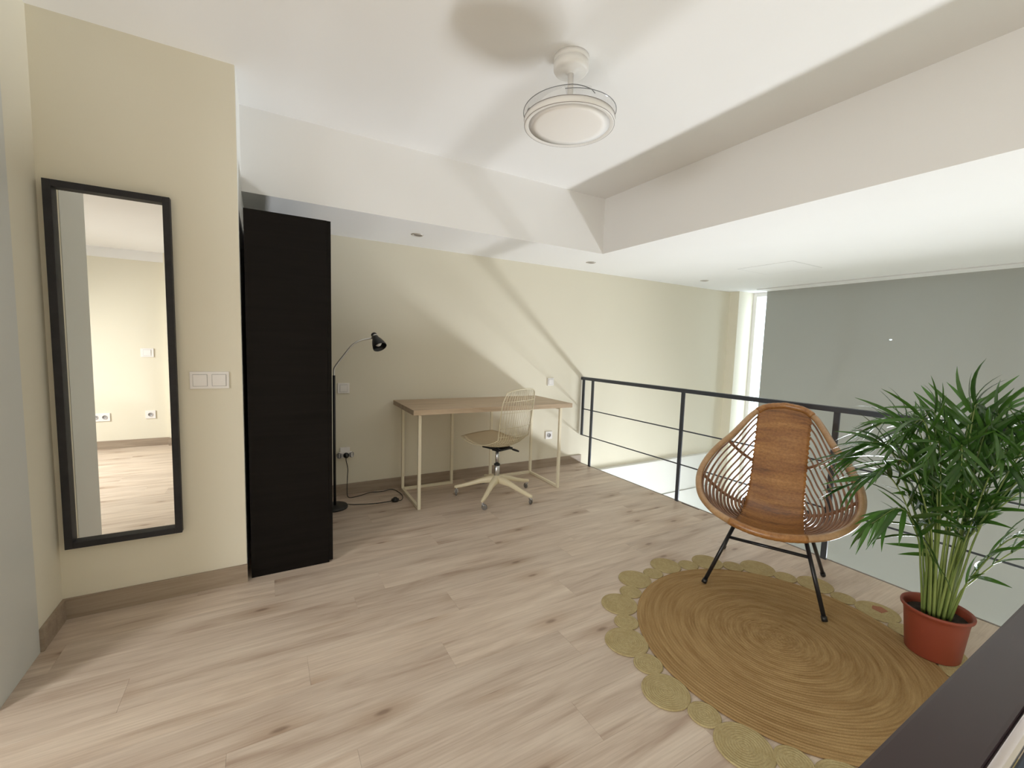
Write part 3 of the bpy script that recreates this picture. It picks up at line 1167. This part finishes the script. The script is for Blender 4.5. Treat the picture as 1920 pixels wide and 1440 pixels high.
# ------------------------------------------------------------------ rattan chair
rc = thing('rattan_chair', 'brown rattan bucket chair with black metal legs on the jute rug', 'chair', (2.331, 1.232, 0), math.atan2(-0.908, 0.419))
SHX = 0.008
half = [(0, .33, .925), (.09, .318, .910), (.145, .29, .874), (.185, .24, .825), (.237, .145, .752), (.303, .055, .675), (.344, -.04, .600), (.352, -.13, .533),
        (.318, -.23, .474), (.248, -.31, .434), (.160, -.355, .410), (.07, -.377, .396), (0, -.382, .392)]
halfS = spline(half, 8)
rim_loop = [Vector((p.x + SHX, p.y, p.z)) for p in halfS] + [Vector((-p.x + SHX, p.y, p.z)) for p in reversed(halfS[1:-1])]
b = MB()
b.tube(rim_loop, 0.0165, 12, closed=True)
b.build('rim', M_RIM, rc)
prof = spline([(0, .330, .925), (0, .322, .895), (0, .287, .80), (0, .240, .67), (0, .190, .555), (0, .130, .455), (0, .055, .388), (0, -.04, .350), (0, -.14, .338), (0, -.24, .350), (0, -.33, .377), (0, -.382, .392)], 10)


def rim_at(x, top):
    h_ = halfS if top else list(reversed(halfS))
    x = abs(x)
    for i in range(len(h_) - 1):
        if h_[i].x <= x <= h_[i + 1].x:
            t = (x - h_[i].x) / max(1e-6, h_[i + 1].x - h_[i].x)
            return h_[i].lerp(h_[i + 1], t)
    return h_[0]


def strip(x, v):
    c_ = lerp_path(prof, v)
    wt = max(0.0, 1 - v / 0.30) ** 1.6
    wf = max(0.0, (v - 0.72) / 0.28) ** 1.5
    top, fr_ = rim_at(x, True), rim_at(x, False)
    p = Vector((x, c_.y, c_.z))
    p.y += (top.y - 0.33) * wt + (fr_.y + 0.382) * wf
    p.z += (top.z - 0.925) * wt + (fr_.z - 0.392) * wf
    t1 = lerp_path(prof, min(1, v + 0.02)) - lerp_path(prof, max(0, v - 0.02))
    nrm = Vector((0, t1.z, -t1.y)).normalized()
    if nrm.z < 0 and v > 0.6 or (nrm.y > 0 and v < 0.5):
        nrm = -nrm
    p += nrm * (1.15 * x * x) * (1 - wt) * (1 - wf)
    return p, nrm


def strip_half(v):
    return 0.132 + 0.022 * max(0.0, (v - 0.45) / 0.55)


# woven panel: rows of weft wound over the stakes, ridged in relief
NV, NX = 110, 14
wv = MB()
vs, uvs = [], []
for side in (1, -1):
    for i in range(NV * 2 + 1):
        v = 0.005 + 0.99 * i / (NV * 2)
        for k in range(NX + 1):
            x = (-1 + 2 * k / NX) * (strip_half(v) + 0.0025 * ((i % 4) - 1.5) / 1.5 * (1 if k in (0, NX) else 0))
            p, n0 = strip(x, v)
            ridge = 0.0019 if i % 2 else 0.0
            stake = 0.0011 * math.cos(k * PI)
            p = p + n0 * side * (0.0045 + ridge + stake * (1 if (i // 2) % 2 else -1))
            vs.append((p.x + SHX, p.y, p.z))
            uvs.append((k / NX, 1 - v))
fs = []
NR = NV * 2 + 1
for s_ in (0, 1):
    o_ = s_ * NR * (NX + 1)
    for i in range(NR - 1):
        for k in range(NX):
            a_ = o_ + i * (NX + 1) + k
            q = (a_, a_ + 1, a_ + NX + 2, a_ + NX + 1)
            fs.append(q if s_ == 0 else q[::-1])
for i in range(NR - 1):
    for k in (0, NX):
        a_ = i * (NX + 1) + k
        b_ = a_ + NR * (NX + 1)
        fs.append((a_, a_ + NX + 1, b_ + NX + 1, b_))
for i in (0, NR - 1):
    for k in range(NX):
        a_ = i * (NX + 1) + k
        b_ = a_ + NR * (NX + 1)
        fs.append((a_, b_, b_ + 1, a_ + 1))
wv.add(vs, fs, True)
wo = wv.build('woven_panel', M_WEAVE, rc, recalc=False)
uvl = wo.data.uv_layers.new(name='UVMap')
for li, lp in enumerate(wo.data.loops):
    uvl.data[li].uv = uvs[lp.vertex_index]

# wrapped ends of the panel round the rim
for top in (True, False):
    wr = MB()
    xs = [(-1 + 2 * k / 24) * (0.137 if top else 0.157) for k in range(25)]
    pts = []
    for x in xs:
        p = rim_at(x, top)
        pts.append((x + SHX, p.y, p.z))
    rd = [0.0180 + (0.0012 if k % 2 else 0) for k in range(25)]
    wr.tube(pts, rd, 14)
    wr.build('wrapping', rattan('wrapped_rattan_%s' % ('top' if top else 'front'), (0.25, 0.100, 0.026), (0.40, 0.19, 0.055), 0.40, (30, 30, 30), 0.2), rc)

# side canes
iK = min(range(len(halfS)), key=lambda i: (halfS[i] - Vector((0.349, -0.085, 0.566))).length)
iB = min(range(len(halfS) // 2), key=lambda i: abs(halfS[i].x - 0.135))
iF = max(range(len(halfS) // 2, len(halfS)), key=lambda i: -abs(halfS[i].x - 0.155))
back_arc, front_arc = halfS[iB:iK + 1], halfS[iK:iF + 1]
VC = 0.56
Kr = halfS[iK]
Kc, _n = strip(strip_half(VC), VC)
NCANE = 12


def crease_pt(t):
    p = Kr.lerp(Kc, t)
    sag = 0.030 * math.sin(PI * t)
    return Vector((p.x, p.y + 0.2 * sag, p.z - sag))


def morph(arc, A, B):
    """arc (first..last) carried onto the end points A..B, axis by axis"""
    a0, a1 = arc[0], arc[-1]
    out = []
    for p in arc:
        q = []
        for i in range(3):
            dn = a1[i] - a0[i]
            s_ = (p[i] - a0[i]) / dn if abs(dn) > 1e-4 else 0
            q.append(A[i] + (B[i] - A[i]) * s_)
        out.append(Vector(q))
    return out


for sx in (-1, 1):
    for k in range(1, NCANE + 1):
        t = k / (NCANE + 0.6)
        vb = 0.055 + (VC - 0.075) * t ** 1.02
        vf = 0.985 - (0.985 - VC - 0.02) * t ** 0.9
        A, _ = strip(strip_half(vb), vb)
        K = crease_pt(t)
        F, _ = strip(strip_half(vf), vf)
        path = morph(back_arc, A, K) + morph(front_arc, K, F)[1:]
        # round off the turn at the crease
        for _i in range(2):
            path = [path[0]] + [(path[i - 1] + path[i] * 2 + path[i + 1]) / 4 for i in range(1, len(path) - 1)] + [path[-1]]
        cb = MB()
        pp = path[::2] + [path[-1]]
        # the seat half of every cane is thicker than the back half
        rr = [0.0048 + 0.0024 * max(0.0, min(1.0, (i / (len(pp) - 1) - 0.42) / 0.15)) for i in range(len(pp))]
        cb.tube([Vector((sx * p.x + SHX, p.y, p.z)) for p in pp], rr, 7)
        cb.build('cane', M_CANE, rc)
    hp_ = MB()
    hp_.tube([Vector((sx * q.x + SHX, q.y - 0.004, q.z - 0.008)) for q in [crease_pt(j / 12) for j in range(13)]], 0.0085, 8)
    hp_.build('hoop', M_CANE, rc)
    br = MB()
    p0 = halfS[min(range(len(halfS)), key=lambda i: (halfS[i] - Vector((0.262, 0.11, 0.725))).length)]
    p1, _ = strip(strip_half(0.33), 0.33)
    mid = (p0 + p1) / 2 + Vector((0.0, 0.012, -0.012))
    br.tube([Vector((sx * q.x + SHX, q.y, q.z)) for q in spline([p0, mid, p1], 6)], 0.0085, 8)
    br.build('brace', M_CANE, rc)

# legs and bars
feet = {(-1, -1): (-0.260, -0.264, 0.0140), (1, -1): (0.258, -0.268, 0.0140), (1, 1): (0.257, 0.258, 0.0045), (-1, 1): (-0.252, 0.272, 0.0045)}
tops = {}
for (sx, sy), f_ in feet.items():
    top = Vector((sx * 0.150 + SHX, -0.175 if sy < 0 else 0.045, 0.345 if sy < 0 else 0.362))
    tops[(sx, sy)] = top
    b = MB()
    b.tube([f_, top], 0.0095, 12)
    lg = b.build('leg', M_BLACKMETAL, rc)
    b = MB()
    dirn = (top - Vector(f_)).normalized()
    b.tube([Vector(f_), Vector(f_) + dirn * 0.022], 0.0125, 12)
    b.build('foot_cap', M_BLACK, lg)
b = MB()
for sx in (-1, 1):
    b.tube([tops[(sx, -1)] + Vector((0, -0.05, 0.012)), tops[(sx, -1)], tops[(sx, 1)], tops[(sx, 1)] + Vector((0, 0.05, 0.035))], 0.008, 8)
b.build('seat_frame', M_BLACKMETAL, rc)
b = MB()
q0 = Vector(feet[(-1, -1)]).lerp(tops[(-1, -1)], 0.76)
q1 = Vector(feet[(1, -1)]).lerp(tops[(1, -1)], 0.76)
b.tube([q0, q1], 0.0082, 10)
b.build('crossbar', M_BLACKMETAL, rc)
b = MB()
q0 = Vector(feet[(-1, 1)]).lerp(tops[(-1, 1)], 0.80)
q1 = Vector(feet[(1, 1)]).lerp(tops[(1, 1)], 0.80)
b.tube([q0, q1], 0.0082, 10)
b.build('crossbar', M_BLACKMETAL, rc)

# ------------------------------------------------------------------ potted palm
PX, PY = 2.384, 0.575
palm = thing('potted_palm', 'bushy green palm in a terracotta-coloured pot on the rug edge', 'plant', (PX, PY, 0.0090), math.atan2(-0.972, 0.234))
# local +X runs to the right as seen from the room, +Y away towards the railing
b = MB()
b.lathe([(0.0, 0.0), (0.083, 0.0), (0.086, 0.004), (0.100, 0.155), (0.103, 0.172), (0.106, 0.178), (0.112, 0.183), (0.1135, 0.190), (0.112, 0.195), (0.106, 0.195), (0.101, 0.185), (0.097, 0.165), (0.096, 0.150)], 48)
b.build('pot', M_POT, palm)
b = MB()
random.seed(3)
sv, sf = [], []
for i in range(9):
    r_ = 0.0965 * i / 8
    for k in range(28):
        a = 2 * PI * k / 28
        sv.append((r_ * math.cos(a), r_ * math.sin(a), 0.160 + (random.uniform(-0.003, 0.004) if 0 < i < 8 else 0)))
for i in range(8):
    for k in range(28):
        l_ = (k + 1) % 28
        sf.append((i * 28 + k, i * 28 + l_, (i + 1) * 28 + l_, (i + 1) * 28 + k))
b.add(sv, sf, True)
b.build('soil', M_SOIL, palm)


def leaflet_geo(L, W, droop, n=6):
    """lance-shaped blade along +X, folded along its midrib, drooping to -Z"""
    m = MB()
    vs = []
    for i in range(n + 1):
        s = i / n
        x = L * s * (1 - 0.10 * droop * s)
        z = -droop * L * 0.55 * s * s
        w_ = 0.98 * W * (math.sin(PI * min(1, 0.12 + 0.88 * s) ** 0.8) ** 0.8 * 0.5 + 0.02) if s < 1 else 0.0004
        vs += [(x, w_, z + w_ * 0.35), (x, 0, z), (x, -w_, z + w_ * 0.35)]
    fs = []
    for i in range(n):
        a = i * 3
        fs += [(a, a + 1, a + 4, a + 3), (a + 1, a + 2, a + 5, a + 4)]
    m.add(vs, fs, True)
    return m


variants = []
for L, W, dr in ((0.200, 0.0185, 0.25), (0.205, 0.020, 0.55), (0.175, 0.0175, 0.35), (0.145, 0.016, 0.3), (0.215, 0.019, 0.75), (0.11, 0.013, 0.2)):
    g = leaflet_geo(L, W, dr)
    variants.append((g, g.mesh('leaflet', M_LEAF)))

random.seed(21)
# tip (x right, y away, z up from floor), height at which the stem starts to lean, number of leaflet pairs, leaflets as single parts
FR = [
    (-0.34, -0.10, 0.78, 0.52, 12, 1), (-0.31, -0.17, 0.66, 0.50, 11, 1), (-0.32, -0.04, 0.76, 0.55, 11, 1), (-0.215, -0.18, 0.53, 0.43, 9, 1),
    (-0.22, -0.20, 0.74, 0.55, 11, 1), (-0.12, 0.02, 0.92, 0.60, 10, 1), (0.06, -0.03, 0.96, 0.63, 11, 1), (0.17, 0.00, 0.95, 0.62, 11, 1),
    (0.02, -0.15, 0.80, 0.56, 11, 1), (0.18, -0.15, 0.76, 0.54, 11, 1), (0.30, -0.10, 0.86, 0.58, 11, 1), (0.36, -0.04, 0.70, 0.52, 11, 1),
    (0.30, -0.08, 0.50, 0.38, 7, 1), (0.38, 0.02, 0.46, 0.34, 7, 1),
    (-0.20, 0.16, 0.84, 0.60, 11, 0), (-0.05, 0.22, 0.88, 0.60, 11, 0), (0.12, 0.20, 0.90, 0.62, 11, 0), (0.26, 0.16, 0.84, 0.58, 11, 0),
    (0.38, 0.10, 0.78, 0.55, 11, 0), (-0.28, 0.10, 0.88, 0.60, 11, 0), (0.05, 0.10, 0.94, 0.64, 10, 0), (-0.08, -0.12, 0.80, 0.58, 10, 0),
    (0.22, 0.05, 0.92, 0.60, 11, 0), (0.12, -0.12, 0.88, 0.60, 11, 0), (-0.16, -0.08, 0.88, 0.6, 10, 0), (0.40, -0.12, 0.82, 0.55, 11, 0),
]
rest = MB()
n_single = 0
for (tx, ty, tz, zb_, npair, single) in FR:
    a = math.atan2(ty, tx) + random.uniform(-0.5, 0.5)
    r0 = random.uniform(0.008, 0.042)
    base = Vector((r0 * math.cos(a), r0 * math.sin(a), 0.155))
    tip = Vector((tx, ty, tz))
    lean = Vector((tx * 0.16, ty * 0.16, 0))
    bend = Vector((base.x + lean.x + random.uniform(-.012, .012), base.y + lean.y + random.uniform(-.012, .012), zb_))
    top = Vector((tx * 0.60, ty * 0.60, max(tz, zb_) + 0.055 + 0.03 * random.random()))
    low = base.lerp(bend, 0.5) + Vector((-tx * 0.015, -ty * 0.015, 0))
    path = spline([base, low, bend, top, tip], 10)
    m_ = len(path)
    b = MB()
    b.tube(path, [0.0052 * (1 - 0.78 * (i / (m_ - 1)) ** 0.8) for i in range(m_)], 7)
    fo = b.build('frond', M_STEM, palm)
    npair += 2
    for j in range(npair):
        s = 0.47 + 0.53 * j / (npair - 1)
        p = lerp_path(path, s)
        tg = (lerp_path(path, min(1, s + 0.02)) - lerp_path(path, s - 0.03)).normalized()
        sidev = tg.cross(Vector((0, 0, 1)))
        if sidev.length < 0.05:
            sidev = Vector((1, 0, 0))
        sidev.normalize()
        upv = sidev.cross(tg).normalized()
        for sd in (-1, 1):
            spread = R(50 - 28 * (j / (npair - 1))) + random.uniform(-.12, .12)
            dirv = (tg * math.cos(spread) + sidev * sd * math.sin(spread) + upv * random.uniform(0.08, 0.36)).normalized()
            hang = 0.9 if tz < 0.56 and tx < 0 else random.choice((0.0, 0.0, 0.0, 0.35))
            dirv = (dirv + Vector((0, 0, -hang))).normalized()
            tw = random.uniform(-0.7, 0.7)
            zax = (upv + sidev * tw + Vector((0, -0.9, 0)) * hang)
            zax = (zax - dirv * zax.dot(dirv)).normalized()
            yax = zax.cross(dirv)
            mt = Matrix((dirv, yax, zax)).transposed().to_4x4()
            mt = Matrix.Translation(p) @ mt
            f = j / (npair - 1)
            vi = random.choice((0, 1, 4, 2)) if 0.1 < f < 0.75 else random.choice((2, 3) if f < 0.92 else (3, 5))
            sc = random.uniform(0.85, 1.1) * (0.8 if ty < -0.09 and tx > -0.2 else 1.0)
            mt = mt @ Matrix.Diagonal((sc, min(1.0, sc), sc, 1))
            if single and n_single < 300:
                o = bpy.data.objects.new('leaflet', variants[vi][1])
                link(o, fo)
                o.matrix_local = mt
                n_single += 1
            else:
                g = variants[vi][0]
                rest.add([mt @ Vector(q) for q in g.v], g.f, True)
for k in range(16):
    a = 2 * PI * k / 16 + random.uniform(-.2, .2)
    r0 = random.uniform(0.01, 0.045)
    b0 = Vector((r0 * math.cos(a), r0 * math.sin(a), 0.155))
    h_ = random.uniform(0.48, 0.70)
    e_ = Vector((b0.x * 2.6 + random.uniform(-.03, .03), b0.y * 2.6 + random.uniform(-.03, .03), h_))
    b = MB()
    pth = spline([b0, b0.lerp(e_, 0.5) * 1.0 + Vector((-b0.x * .3, -b0.y * .3, 0.02)), e_], 8)
    b.tube(pth, [0.0062 * (1 - 0.7 * i / (len(pth) - 1)) for i in range(len(pth))], 7)
    b.build('stem', M_STEM, palm)
ro = rest.build('leaflet_mass', M_LEAF, palm, recalc=False)
ro['kind'] = 'stuff'
